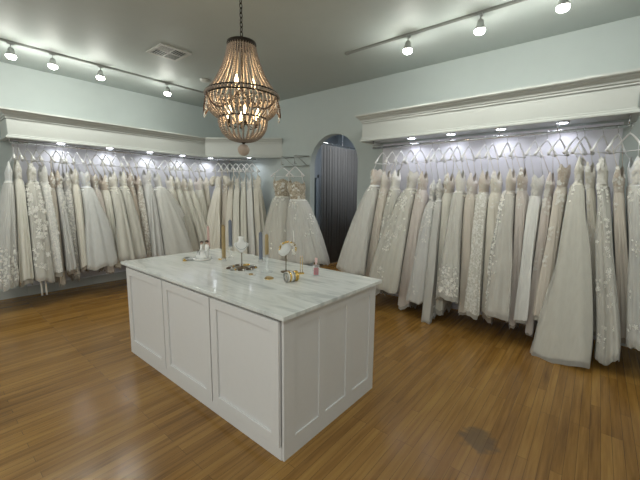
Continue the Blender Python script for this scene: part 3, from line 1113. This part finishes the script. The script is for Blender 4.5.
# right rail, from its left end: row, hanger turn, what it is, options
RIGHT = [
    ((4.124, 4.021, 1.937, 3.86, .50, .29, .30, .49), -.75, 'full white tulle gown with nude bodice', dict(mat='white', bod='l_nude', A=.05, p=.6, tulle=True, neck='strapless')),
    ((4.251, 4.171, 1.889, 4.10, .40, .12, .20, .16), -.5, 'narrow champagne gown', dict(mat='champ', neck='v')),
    ((4.374, 4.328, 1.898, 4.24, .40, .13, .20, .22), -.5, 'ivory gown with lace bodice', dict(mat='ivory', neck='v', lace='top', nl=90, tulle=True)),
    ((4.522, 4.583, 1.89, 4.451, .50, .25, .30, .368), -.6, 'wide ivory gown with lace flowers on the bodice', dict(mat='ivory', lace='top', nl=234, tulle=True, neck='strapless')),
    ((4.636, 4.726, 1.859, 4.646, .40, .15, .22, .10), -.5, 'narrow nude lined gown', dict(mat='blush', bod='l_taupe')),
    ((4.788, 4.896, 1.738, 4.902, .45, .19, .28, .23), -.65, 'soft grey gown with beaded bodice', dict(mat='grey', neck='v', lace='top', nl=108, lmat='sequin', lsize=.014)),
    ((4.907, 4.977, 1.75, 5.079, .48, .21, .30, .04), -.5, 'grey satin gown reaching the floor', dict(mat='grey', A=.06, under='lining', tulle=True)),
    ((5.047, 5.071, 1.825, 5.106, .40, .13, .2, .16), -.6, 'narrow ivory gown with nude top', dict(mat='ivory', bod='l_nude')),
    ((5.121, 5.207, 1.86, 5.296, .48, .15, .30, .37), -.5, 'tall ivory gown with sequinned hem', dict(mat='ivory', neck='v', lace='hem', nl=306, lmat='sequin', lsize=.016, tulle=True)),
    ((5.23, 5.35, 1.818, 5.429, .40, .14, .22, .2), -.5, 'champagne gown with sheer bodice', dict(mat='champ', bod='l_blush', neck='v', under='lining')),
    ((5.458, 5.484, 1.838, 5.556, .47, .14, .27, .257), -.75, 'ivory gown with sequin vines', dict(mat='ivory', bod='l_nude', lace='vine', nl=162, lmat='sequin', lsize=.02)),
    ((5.534, 5.615, 1.834, 5.709, .40, .14, .22, .20), -.6, 'slim cream gown with pointed straps', dict(mat='cream', neck='v', under='lining')),
    ((5.63, 5.768, 1.85, 5.83, .50, .22, .32, .30), -.55, 'wide champagne gown covered in sparkling leaves', dict(mat='champ', neck='v', lace='vine', nl=306, lmat='sequin', lsize=.016, under='lining', tulle=True)),
    ((5.753, 5.88, 1.86, 5.969, .40, .12, .22, .16), -.75, 'blush gown with brown sheer bodice', dict(mat='blush', bod='l_taupe', under='lining')),
    ((5.822, 6.037, 1.80, 6.03, .47, .13, .27, .257), -.8, 'smooth white crepe gown with rounded top', dict(mat='white', A=.03, p=.6, neck='strapless')),
    ((5.993, 6.148, 1.80, 6.12, .39, .12, .2, .12), -.4, 'blush gown with ivory lace edge', dict(mat='blush', lace='top', nl=108, under='lining')),
    ((6.057, 6.26, 1.90, 6.20, .44, .11, .26, .358), -.5, 'gown with brown sheer bodice and pale skirt', dict(mat='champ', bod='l_taupe', lace='top', nl=54, neck='strapless', lsize=.02)),
    ((6.333, 6.388, 1.95, 6.50, .54, .32, .40, .06), -.75, 'long ivory tulle gown sweeping low to the floor', dict(mat='ivory', neck='v', tulle=True, p=.75, A=.07)),
    ((6.394, 6.465, 1.89, 6.66, .38, .10, .20, .29), -.3, 'cream gown with lace straps', dict(mat='cream', neck='v', lace='top', nl=108)),
    ((6.539, 6.559, 1.93, 6.77, .48, .09, .36, .15), -.35, 'slim ivory gown covered in lace flowers', dict(mat='ivory', neck='v', lace='all', nl=306, tulle=True)),
    ((6.65, 6.697, 1.842, 6.86, .38, .07, .22, .303), -.5, 'narrow gown with nude lining showing', dict(mat='champ', bod='l_taupe', under='lining')),
    ((6.736, 6.79, 1.93, 7.0, .50, .18, .34, .30), .75, 'white lace gown at the right end of the rail', dict(mat='blue', neck='v', lace='all', nl=342, tulle=True)),
]
RIGHT = [(r, 0.75 if i == 21 else -0.02 - (r[1] - 4.0) * 0.19, d, k) for i, (r, p_, d, k) in enumerate(RIGHT)]
hang_row(FR, RIGHT, ZR, 0.3, 'right rail', 'wedding gowns on the right rail', 'hangers on the right rail')

LEFT = [
    ((-3.75, -3.82, 1.93, -4.0, .50, .15, .30, .37), -.2, 'white lace gown with embroidered hem', dict(mat='blue', neck='v', lace='hem', nl=270, tulle=True, hook_tol=.1)),
    ((-3.70, -3.735, 1.96, -3.80, .47, .10, .28, .381), .1, 'plain ivory tulle gown', dict(mat='ivory', neck='v')),
    ((-3.604, -3.59, 1.93, -3.64, .52, .20, .30, .40), .2, 'wide ivory gown with scattered lace flowers', dict(mat='ivory', neck='v', lace='all', nl=306, tulle=True, lsize=.028, ribbons=True, under='lining')),
    ((-3.505, -3.455, 1.92, -3.47, .48, .13, .28, .44), .3, 'ivory gown edged with lace', dict(mat='white', neck='v', lace='vine', nl=162, lsize=.024)),
    ((-3.415, -3.387, 1.824, -3.43, .38, .12, .2, .22), .5, 'brown lined gown with long pale underskirt', dict(mat='champ', bod='l_taupe', under='liningw')),
    ((-3.275, -3.304, 1.85, -3.30, .46, .085, .24, .43), .4, 'grey gown with lace bodice', dict(mat='grey', bod='l_taupe', lace='top', nl=126, under='lining')),
    ((-3.19, -3.193, 1.834, -3.22, .38, .10, .2, .28), .1, 'slim grey gown with small lace flowers', dict(mat='grey', lace='all', nl=108)),
    ((-3.128, -3.087, 1.90, -3.13, .44, .09, .26, .43), .2, 'slim cream gown', dict(mat='cream', neck='v', under='lining')),
    ((-3.04, -2.945, 1.877, -2.93, .55, .24, .34, .50), .2, 'full smooth white satin ball gown', dict(mat='blue', A=.05, p=.58, under='lining', tulle=True, neck='strapless')),
    ((-2.949, -2.82, 1.84, -2.80, .42, .16, .24, .318), .1, 'blush gown with sheer ruffled bodice', dict(mat='blush', bod='l_nude', under='lining', neck='strapless')),
    ((-2.828, -2.687, 1.82, -2.679, .42, .11, .24, .364), .4, 'ivory gown with nude bodice', dict(mat='ivory', bod='l_nude', neck='v', under='lining')),
    ((-2.703, -2.55, 1.88, -2.56, .50, .17, .30, .50), .3, 'ivory A-line gown', dict(mat='ivory', neck='v', under='lining', tulle=True)),
    ((-2.646, -2.40, 1.893, -2.37, .48, .16, .28, .50), .2, 'plain cream A-line gown', dict(mat='ivory', neck='v', under='lining', tulle=True)),
    ((-2.408, -2.287, 1.88, -2.251, .38, .085, .2, .316), .1, 'nude gown with sheer bodice', dict(mat='nude', bod='l_taupe')),
    ((-2.267, -2.16, 1.83, -2.147, .42, .085, .22, .335), .2, 'taupe lace gown', dict(mat='champ', bod='l_taupe', lace='all', nl=108)),
    ((-2.071, -2.0, 1.94, -2.08, .47, .15, .28, .45), .3, 'grey ivory gown with ruched top', dict(mat='grey', A=.1)),
    ((-1.917, -1.827, 1.90, -1.66, .56, .33, .36, .50), .1, 'full pale ball gown with wide skirt', dict(mat='white', p=.58, A=.05, tulle=True)),
    ((-1.829, -1.587, 1.862, -1.481, .40, .14, .22, .281), .2, 'cream gown with tall bodice', dict(mat='cream')),
    ((-1.646, -1.472, 1.85, -1.302, .43, .16, .24, .34), .3, 'ivory gown with leaning skirt', dict(mat='ivory', neck='v')),
    ((-1.415, -1.354, 1.82, -1.148, .46, .09, .26, .446), .3, 'slim ivory gown with brown back', dict(mat='ivory', bod='l_champ')),
    ((-1.274, -1.209, 1.82, -1.027, .44, .12, .26, .389), .4, 'pleated ivory gown', dict(mat='ivory', neck='v', A=.12)),
    ((-1.05, -1.00, 1.85, -0.93, .38, .12, .18, .34), .3, 'ivory gown with blush top', dict(mat='ivory', bod='l_blush')),
    ((-0.94, -0.86, 1.87, -0.80, .34, .12, .15, .30), .3, 'ivory gown at the corner end', dict(mat='cream', neck='v')),
]
hang_row(FL, LEFT, ZL, 0.3, 'left rail', 'wedding gowns on the left rail', 'hangers on the left rail')

CORNER = [
    ((0.13, 0.15, 1.90, 0.14, .26, .27, .22, .23), 1.0, 'ivory gown with puffed off-shoulder sleeves', dict(mat='cream', sleeve=True, neck='strapless')),
    ((0.25, 0.27, 1.84, 0.27, .08, .15, .18, .22), 1.2, 'champagne gown with nude bodice', dict(mat='champ', bod='l_nude')),
    ((0.37, 0.39, 1.88, 0.42, .20, .22, .22, .23), 1.0, 'cream gown with draped skirt', dict(mat='cream', neck='v')),
    ((0.49, 0.51, 1.91, 0.57, .24, .24, .22, .23), 1.0, 'pleated silky ivory gown', dict(mat='ivory', A=.16, neck='v')),
    ((0.60, 0.63, 1.87, 0.73, .20, .20, .22, .23), 1.1, 'draped ivory gown with pleats', dict(mat='ivory', A=.16)),
    ((0.71, 0.76, 1.89, 0.87, .16, .20, .20, .23), 1.1, 'white gown with smooth bodice', dict(mat='white', neck='v', A=.13)),
    ((0.82, 0.88, 1.91, 1.0, .14, .20, .20, .21), 1.2, 'cream gown nearest the arch wall', dict(mat='cream', neck='v')),
]
hang_row(FD, CORNER, ZD, 0.0, 'corner rail', 'wedding gowns on the corner rail', 'hangers on the corner rail', 1.9, 1.0, 1.0)

# wall rack with two gowns left of the arch
wr = thing('wall_rack', 'metal wall rack with two bars and a square arm left of the arch', 'wall rack', (1.78, 0, 2.0))
for z in (0.255, 0.09):
    MB().tube([(0, -0.03, z), (0.64, -0.03, z)], 0.008, 8).tube([(0.02, 0, z), (0.02, -0.03, z)], 0.006, 8).tube([(0.62, 0, z), (0.62, -0.03, z)], 0.006, 8).build('wall_bar', M['nickel'], wr, True)
for x, yl in ((0.27, -0.36), (0.60, -0.36)):
    MB().tube([(x, -0.03, 0.255), (x, yl, 0.235), (x, yl, 0.10), (x, yl + 0.05, 0.10)], 0.008, 8).tube([(x, yl + 0.06, 0.239), (x, -0.03, 0.09)], 0.006, 8).build('hook_arm', M['nickel'], wr, True)
RACK = [
    ((2.06, 2.06, 1.83, 2.20, .42, .46, .36, .42), -.8, 'pale tulle gown with gold beaded bodice', dict(mat='ivory', bod='l_gold', lace='top', neck='strapless', nl=162, tulle=True, A=.1, wid=.21, wl=.3, wb=.17, tb=.08, p=.65)),
    ((2.38, 2.40, 1.78, 2.70, .40, .38, .30, .46), -.75, 'white tulle gown with gold lace bodice beside the arch', dict(mat='white', bod='l_gold', lace='top', neck='strapless', nl=126, tulle=True, A=.1, wl=.3, wb=.16, tb=.07, p=.65)),
]
hang_row(FR, RACK, 2.118, 0.34, 'wall rack', 'gowns on the wall rack', 'hangers on the wall rack', 1.1, 1.0, 1.0)

# ---------------------------------------------------------------- corridor curtain
ct_ = thing('curtain', 'charcoal pleated curtain hanging behind the arch', 'curtain', (2.0, 0.83, 0.03))
V, F = [], []
n = 150
for i in range(n):
    s = i / (n - 1)
    y = 1.42 * s
    x = 0.045 * math.sin(s * 2 * PI * 15 + 0.8 * math.sin(s * 9)) + 0.015 * math.sin(s * 2 * PI * 37)
    for z in (0, 1.3, 2.575):
        V.append((x * (1 if z < 2 else 0.75), y, z))
for i in range(n - 1):
    for j in range(2):
        F.append((i * 3 + j, i * 3 + 3 + j, i * 3 + 4 + j, i * 3 + 1 + j))
co = MB().add(V, F).build('drape', M['curtain'], ct_, True)
so = co.modifiers.new('solid', 'SOLIDIFY')
so.thickness = 0.004
cr_ = thing('curtain_rod', 'pale metal curtain rod across the corridor behind the arch', 'curtain rod', (2.0, WT, 2.64))
MB().tube([(0, 0.0, 0), (0, 2.4, 0)], 0.014, 10).build('rod', M['chrome'], cr_, True)
MB().tube([(0, 1.47, 0), (0, 1.47, H - 2.64)], 0.01, 8).build('ceiling_support', M['chrome'], cr_, True)
for k in range(12):
    y = 0.72 + k * 0.125
    MB().tube([(0.02 * math.cos(a), y, -0.008 + 0.026 * math.sin(a)) for a in np.linspace(0, 2 * PI, 13)], 0.002, 5, False).build('curtain_ring', M['nickel'], ct_, True).location = (-0.0, -0.83, 2.61)

# ---------------------------------------------------------------- things on the island
T = IT
def candle(loc, mat, label, h0, h1, r=0.013, holder='glass', base_r=0.03):
    t = thing('taper_candle', label, 'candle', (loc[0], loc[1], T + h0 - 0.012), 'taper candles on the island')
    MB().lathe([(r * 0.92, 0), (r, 0.02), (r * 0.9, h1 - h0 - 0.012), (r * 0.5, h1 - h0), (0.001, h1 - h0 + 0.004)], k=14).build('wax', M[mat], t, True)
    MB().tube([(0, 0, h1 - h0), (0.002, 0, h1 - h0 + 0.014)], 0.0014, 5).build('wick', M['black'], t)
    s = thing('candle_holder', 'clear glass holder under the ' + label.split(' standing')[0].split(' in ')[0], 'candle holder', (loc[0], loc[1], T), 'candle holders on the island')
    h = h0
    if h > 0.06:
        pr = [(base_r, 0), (base_r, 0.006), (base_r * 0.4, 0.016), (0.007, 0.03), (0.013, 0.045), (0.007, 0.06), (0.012, h * 0.6), (0.007, h * 0.75), (r + 0.004, h - 0.014), (r + 0.005, h + 0.006), (r + 0.001, h + 0.006), (r + 0.0006, h - 0.012)]
    else:
        pr = [(base_r, 0), (base_r, 0.005), (r + 0.004, 0.012), (r + 0.006, h + 0.006), (r + 0.001, h + 0.006), (r + 0.0006, h - 0.012)]
    MB().lathe(pr, k=18).build('holder', M['glass'], s, True)
    return t


candle((3.494, -2.797), 'candle_pink', 'pink taper candle behind the bride and groom figurine', 0.10, 0.334)
candle((3.784, -2.814), 'candle_gold', 'tall gold taper candle left of the white necklace bust', 0.03, 0.365, 0.019)
candle((3.704, -2.676), 'candle_blue', 'tall blue taper candle beside the left gold candle', 0.125, 0.402, 0.0185)
candle((4.086, -2.602), 'candle_blue', 'shorter blue taper candle right of the white necklace bust', 0.03, 0.304, 0.0185)
candle((4.447, -2.844), 'candle_gold', 'short gold taper candle in the tall glass holder', 0.147, 0.334, 0.0165, base_r=0.05)

# wedding couple figurine
t = thing('wedding_figurine', 'small white bride and groom figurine on a plate by pink candle', 'figurine', (3.55, -2.90, T))
MB().lathe([(0.075, 0), (0.09, 0.008), (0.088, 0.012), (0.06, 0.010)], (0.02, -0.02, 0), 24).build('plate', M['porcelain'], t, True)
MB().lathe([(0.07, 0.0), (0.062, 0.03), (0.036, 0.07), (0.018, 0.098), (0.02, 0.12), (0.012, 0.138), (0.007, 0.142)], (0.0, -0.01, 0.010), 16, 1, 0.8).tube(
    [(0.015, -0.012, 0.135), (0.03, -0.03, 0.105), (0.015, -0.04, 0.085)], 0.006, 6).build('bride_body', M['porcelain'], t, True)
MB().ball((0, -0.01, 0.163), 0.0135, 12, 8).build('bride_head', M['skin'], t, True)
MB().ball((-0.003, -0.006, 0.170), 0.017, 12, 8).ball((-0.01, 0.002, 0.178), 0.007, 8, 6).build('bride_hair', M['hair'], t, True)
MB().lathe([(0.02, 0.0), (0.02, 0.06), (0.022, 0.075), (0.026, 0.11), (0.024, 0.135), (0.009, 0.146)], (0.045, 0.02, 0.010), 14, 1, 0.7).tube(
    [(0.065, 0.02, 0.13), (0.07, 0.0, 0.10), (0.05, -0.014, 0.085)], 0.007, 6).build('groom_body', M['porcelain'], t, True)
MB().ball((0.045, 0.02, 0.170), 0.0138, 12, 8).build('groom_head', M['skin'], t, True)
MB().ball((0.043, 0.023, 0.178), 0.017, 12, 8).build('groom_hair', M['hair'], t, True)
MB().tube([(-0.02, -0.052, 0.05), (0.0, -0.05, 0.10), (0.02, -0.052, 0.05), (0.03, -0.046, 0.10)], 0.0022, 5).build('ribbon_trim', M['black'], t)
t = thing('silver_tray', 'small dark edged silver tray left of the bride and groom', 'tray', (3.47, -2.99, T))
MB().lathe([(0.05, 0), (0.075, 0.006), (0.08, 0.012), (0.074, 0.009), (0.05, 0.004)], k=24).build('dish', M['nickel'], t, True)


def ring_stack(m, c, R, r, n=1):
    for i in range(n):
        m.torus((c[0], c[1], c[2] + r + 2 * r * i), R, r, 20, 6)
    return m


def trinket(name, loc, label, cat, build):
    t = thing(name, label, cat, (loc[0], loc[1], T), 'small jewellery laid on the marble')
    build(t)
    return t


def earrings(t):
    for sx in (-1, 1):
        MB().tube([(0.008 * sx, 0.0, 0.02), (0.009 * sx, 0, 0.014), (0.012 * sx, 0, 0.008)], 0.0018, 5).ball((0.013 * sx, 0, 0.008), 0.008, 8, 6).build('earring', M['gold'], t, True)
    MB().lathe([(0.022, 0), (0.022, 0.003), (0.004, 0.005), (0.003, 0.024), (0.001, 0.025)], k=14).build('card_stand', M['gold'], t, True)


trinket('earring_stand', (3.505, -3.07), 'tiny gold earring stand at the left of the displays', 'jewellery', earrings)
trinket('gold_brooch', (3.70, -2.80), 'tiny gold brooch behind the gold candle', 'jewellery',
        lambda t: (MB().torus((0, 0, 0.006), 0.016, 0.005, 18, 6).build('brooch_ring', M['gold'], t, True), MB().ball((0, 0, 0.008), 0.009, 8, 6).build('stone', M['pearl'], t, True)))
trinket('gold_ring_dish', (4.44, -3.01), 'small flat gold dish in front of the bust', 'jewellery',
        lambda t: (MB().lathe([(0.03, 0), (0.045, 0.006), (0.043, 0.009), (0.028, 0.004)], k=20, sy=0.6).build('dish', M['porcelain'], t, True), MB().torus((0, 0, 0.009), 0.016, 0.003, 18, 6).build('ring', M['gold'], t, True)))
trinket('wooden_coaster', (4.63, -2.985), 'small brown oval trinket in front of the glass candle holder', 'jewellery',
        lambda t: (MB().lathe([(0.03, 0), (0.034, 0.006), (0.03, 0.014), (0.02, 0.017)], k=20, sy=0.7).build('lid', M['candle_gold'], t, True), MB().torus((0, 0, 0.003), 0.034, 0.003, 20, 6).build('rim', M['gold'], t, True)))


def bust_shape(m, tilt=0.0):
    """necklace bust: neck, sloping shoulders and rounded bib, standing in XZ facing -Y"""
    V, F = [], []
    prof = [(-0.062, 0.006), (-0.05, 0.022), (-0.03, 0.040), (-0.008, 0.060), (0.008, 0.068), (0.020, 0.060), (0.028, 0.040), (0.036, 0.026), (0.055, 0.024), (0.072, 0.030), (0.078, 0.028)]
    k = 18
    for z, w in prof:
        dpt = 0.016 + 0.012 * math.exp(-((z - 0.06) / 0.03) ** 2)
        for j in range(k):
            a = 2 * PI * j / k
            V.append((w * math.cos(a), dpt * math.sin(a) - 0.25 * (0.07 - z) * 0.6, z))
    n = len(prof)
    for i in range(n - 1):
        for j in range(k):
            F.append((i * k + j, i * k + (j + 1) % k, (i + 1) * k + (j + 1) % k, (i + 1) * k + j))
    F += [tuple(range(k))[::-1], tuple((n - 1) * k + j for j in range(k))]
    return m.add(V, F)


CAMD = math.atan2(-4.714 + 2.9, 6.568 - 4.2)
t = thing('necklace_bust', 'white necklace bust on a thin dark stand with ringed base', 'jewellery display', (4.166, -2.89, T), rz=CAMD + PI / 2)
MB().tube([(0, 0, 0.012), (0, 0, 0.16)], 0.004, 8).build('stem', M['bronze'], t, True)
bs = bust_shape(MB()).build('bust', M['porcelain'], t, True)
bs.location = (0, 0, 0.207)
nk = MB()
for s in np.linspace(-1, 1, 27):
    a = s * 1.9
    nk.ball((0.047 * math.sin(a), -0.046 + 0.02 * (1 - abs(s)) * -1, 0.208 + 0.04 * (1 - math.cos(a)) - 0.03), 0.0034, 6, 4)
nk.build('necklace', M['nickel'], t, True)
MB().lathe([(0.05, 0), (0.052, 0.006), (0.01, 0.010), (0.006, 0.02)], k=24).build('base', M['bronze'], t, True)
for k in range(9):
    a = 2 * PI * k / 9
    br = thing('bracelet', '%s bead bracelet round the foot of the white necklace bust' % ['dark', 'brown', 'silver', 'gold', 'small', 'thin', 'twisted', 'grey', 'bronze'][k], 'jewellery',
               (4.166 + 0.105 * math.cos(a), -2.89 + 0.105 * math.sin(a), T), 'bracelets round the necklace stand')
    m = MB()
    for j in range(14):
        b2 = 2 * PI * j / 14
        m.ball((0.026 * math.cos(b2), 0.026 * math.sin(b2), 0.0065), 0.0065, 6, 4)
    m.build('bead_loop', M[['bronze', 'darkbead', 'nickel', 'gold', 'bronze', 'nickel', 'darkbead', 'nickel', 'bronze'][k]], br, True)
    MB().ball((0.026, 0, 0.009), 0.009, 8, 6).build('clasp', M[['pearl', 'gold'][k % 2]], br, True)

# floral hair piece on stand
t = thing('hairpiece_stand', 'white oval hairpiece with gold leaves on a thin stand', 'jewellery display', (4.566, -2.735, T), rz=CAMD + PI / 2)
MB().lathe([(0.045, 0), (0.047, 0.005), (0.008, 0.010), (0.005, 0.02)], k=20).build('base', M['bronze'], t, True)
MB().tube([(0, 0, 0.01), (0, 0, 0.14)], 0.0042, 8).build('stem', M['bronze'], t, True)
hd = MB().lathe([(0.001, -0.065), (0.03, -0.055), (0.046, -0.02), (0.047, 0.015), (0.035, 0.05), (0.001, 0.066)], (0, 0, 0), 18, 1, 0.55).build('display_oval', M['porcelain'], t, True)
hd.location = (-0.012, 0, 0.197)
hd.rotation_euler = (0.2, 0.45, 0)
lf = MB()
for k in range(22):
    s = k / 21
    a = -0.5 + s * 3.6
    c = np.array([0.06 * math.cos(a) - 0.0 + 0.012, -0.025 + 0.01 * math.sin(k * 2.1), 0.205 + 0.05 * math.sin(a)])
    d = np.array([math.cos(a + 1.1 * (-1) ** k), -0.4 * (k % 2), math.sin(a + 1.1 * (-1) ** k)])
    d /= np.linalg.norm(d)
    sd = np.cross(d, [0, 1, 0.2])
    lf.add([c, c + d * 0.014 + sd * 0.007, c + d * 0.03, c + d * 0.014 - sd * 0.007, c + d * 0.014 + np.array([0, -0.005, 0])], [(0, 1, 4), (1, 2, 4), (2, 3, 4), (3, 0, 4)])
lf.tube([(0.012 + 0.06 * math.cos(a), -0.022, 0.205 + 0.05 * math.sin(a)) for a in np.linspace(-0.5, 3.1, 16)], 0.002, 5)
lf.build('leaf_wreath', M['gold'], t)
fl = MB()
for x, z in ((0.06, 0.19), (0.072, 0.215), (0.05, 0.24), (-0.035, 0.245), (0.065, 0.165), (0.03, 0.25)):
    for j in range(5):
        a = 2 * PI * j / 5
        fl.ball((x + 0.009 * math.cos(a), -0.03, z + 0.009 * math.sin(a)), 0.007, 6, 4)
fl.build('pearl_flowers', M['pearl'], t, True)

# bangles on a roll
ang = CAMD + PI / 2 + 0.35
for k in range(7):
    o = -0.045 + k * 0.015
    px, py = 4.822 + o * math.cos(ang), -2.935 + o * math.sin(ang)
    lab = ['silver bangle at the left end of the lying row', 'pearl white bangle second in the lying row', 'gold bangle third in the lying row', 'white bangle in the middle of the lying row',
           'silver bangle fifth in the lying row', 'pale gold bangle sixth in the lying row', 'wide gold bangle at the right end of the lying row'][k]
    m = MB()
    R, rr = 0.034, (0.0062 if k < 6 else 0.0075)
    m.torus((0, 0, 0), R, rr, 28, 8)
    b = m.build('bangle', M[['nickel', 'pearl', 'gold', 'porcelain', 'nickel', 'gold', 'gold'][k]], None, True)
    b.location = (px, py, T + R + rr)
    b.rotation_euler = (0, PI / 2, ang)
    tag(b, lab, 'bangle', 'bangles lying in a row')

# perfume bottle, earring tree
t = thing('perfume_bottle', 'clear perfume bottle with red liquid and pink cap', 'perfume bottle', (4.847, -2.671, T), rz=CAMD + PI / 2)
MB().box((-0.026, -0.014, 0), (0.026, 0.014, 0.095)).build('glass_body', M['glass'], t, bevel=0.004)
MB().box((-0.019, -0.0125, 0.010), (0.019, 0.0125, 0.068)).build('liquid', M['red'], t, bevel=0.003)
MB().lathe([(0.007, 0.0955), (0.007, 0.11), (0.011, 0.111), (0.012, 0.145), (0.009, 0.149)], k=14).build('cap', M['label'], t, True)
t = thing('earring_tree', 'slim gold earring holder with square base beside perfume bottle', 'jewellery display', (4.71, -2.70, T), rz=CAMD + PI / 2)
MB().box((-0.022, -0.016, 0), (0.022, 0.016, 0.012)).build('base', M['gold'], t, bevel=0.002)
for x in (-0.008, 0.01):
    MB().tube([(x, 0, 0.0118), (x, 0, 0.15)], 0.0022, 6).build('post', M['gold'], t, True)
MB().tube([(-0.012, 0, 0.15), (0.014, 0, 0.15)], 0.002, 6).build('crossbar', M['label'], t, True)
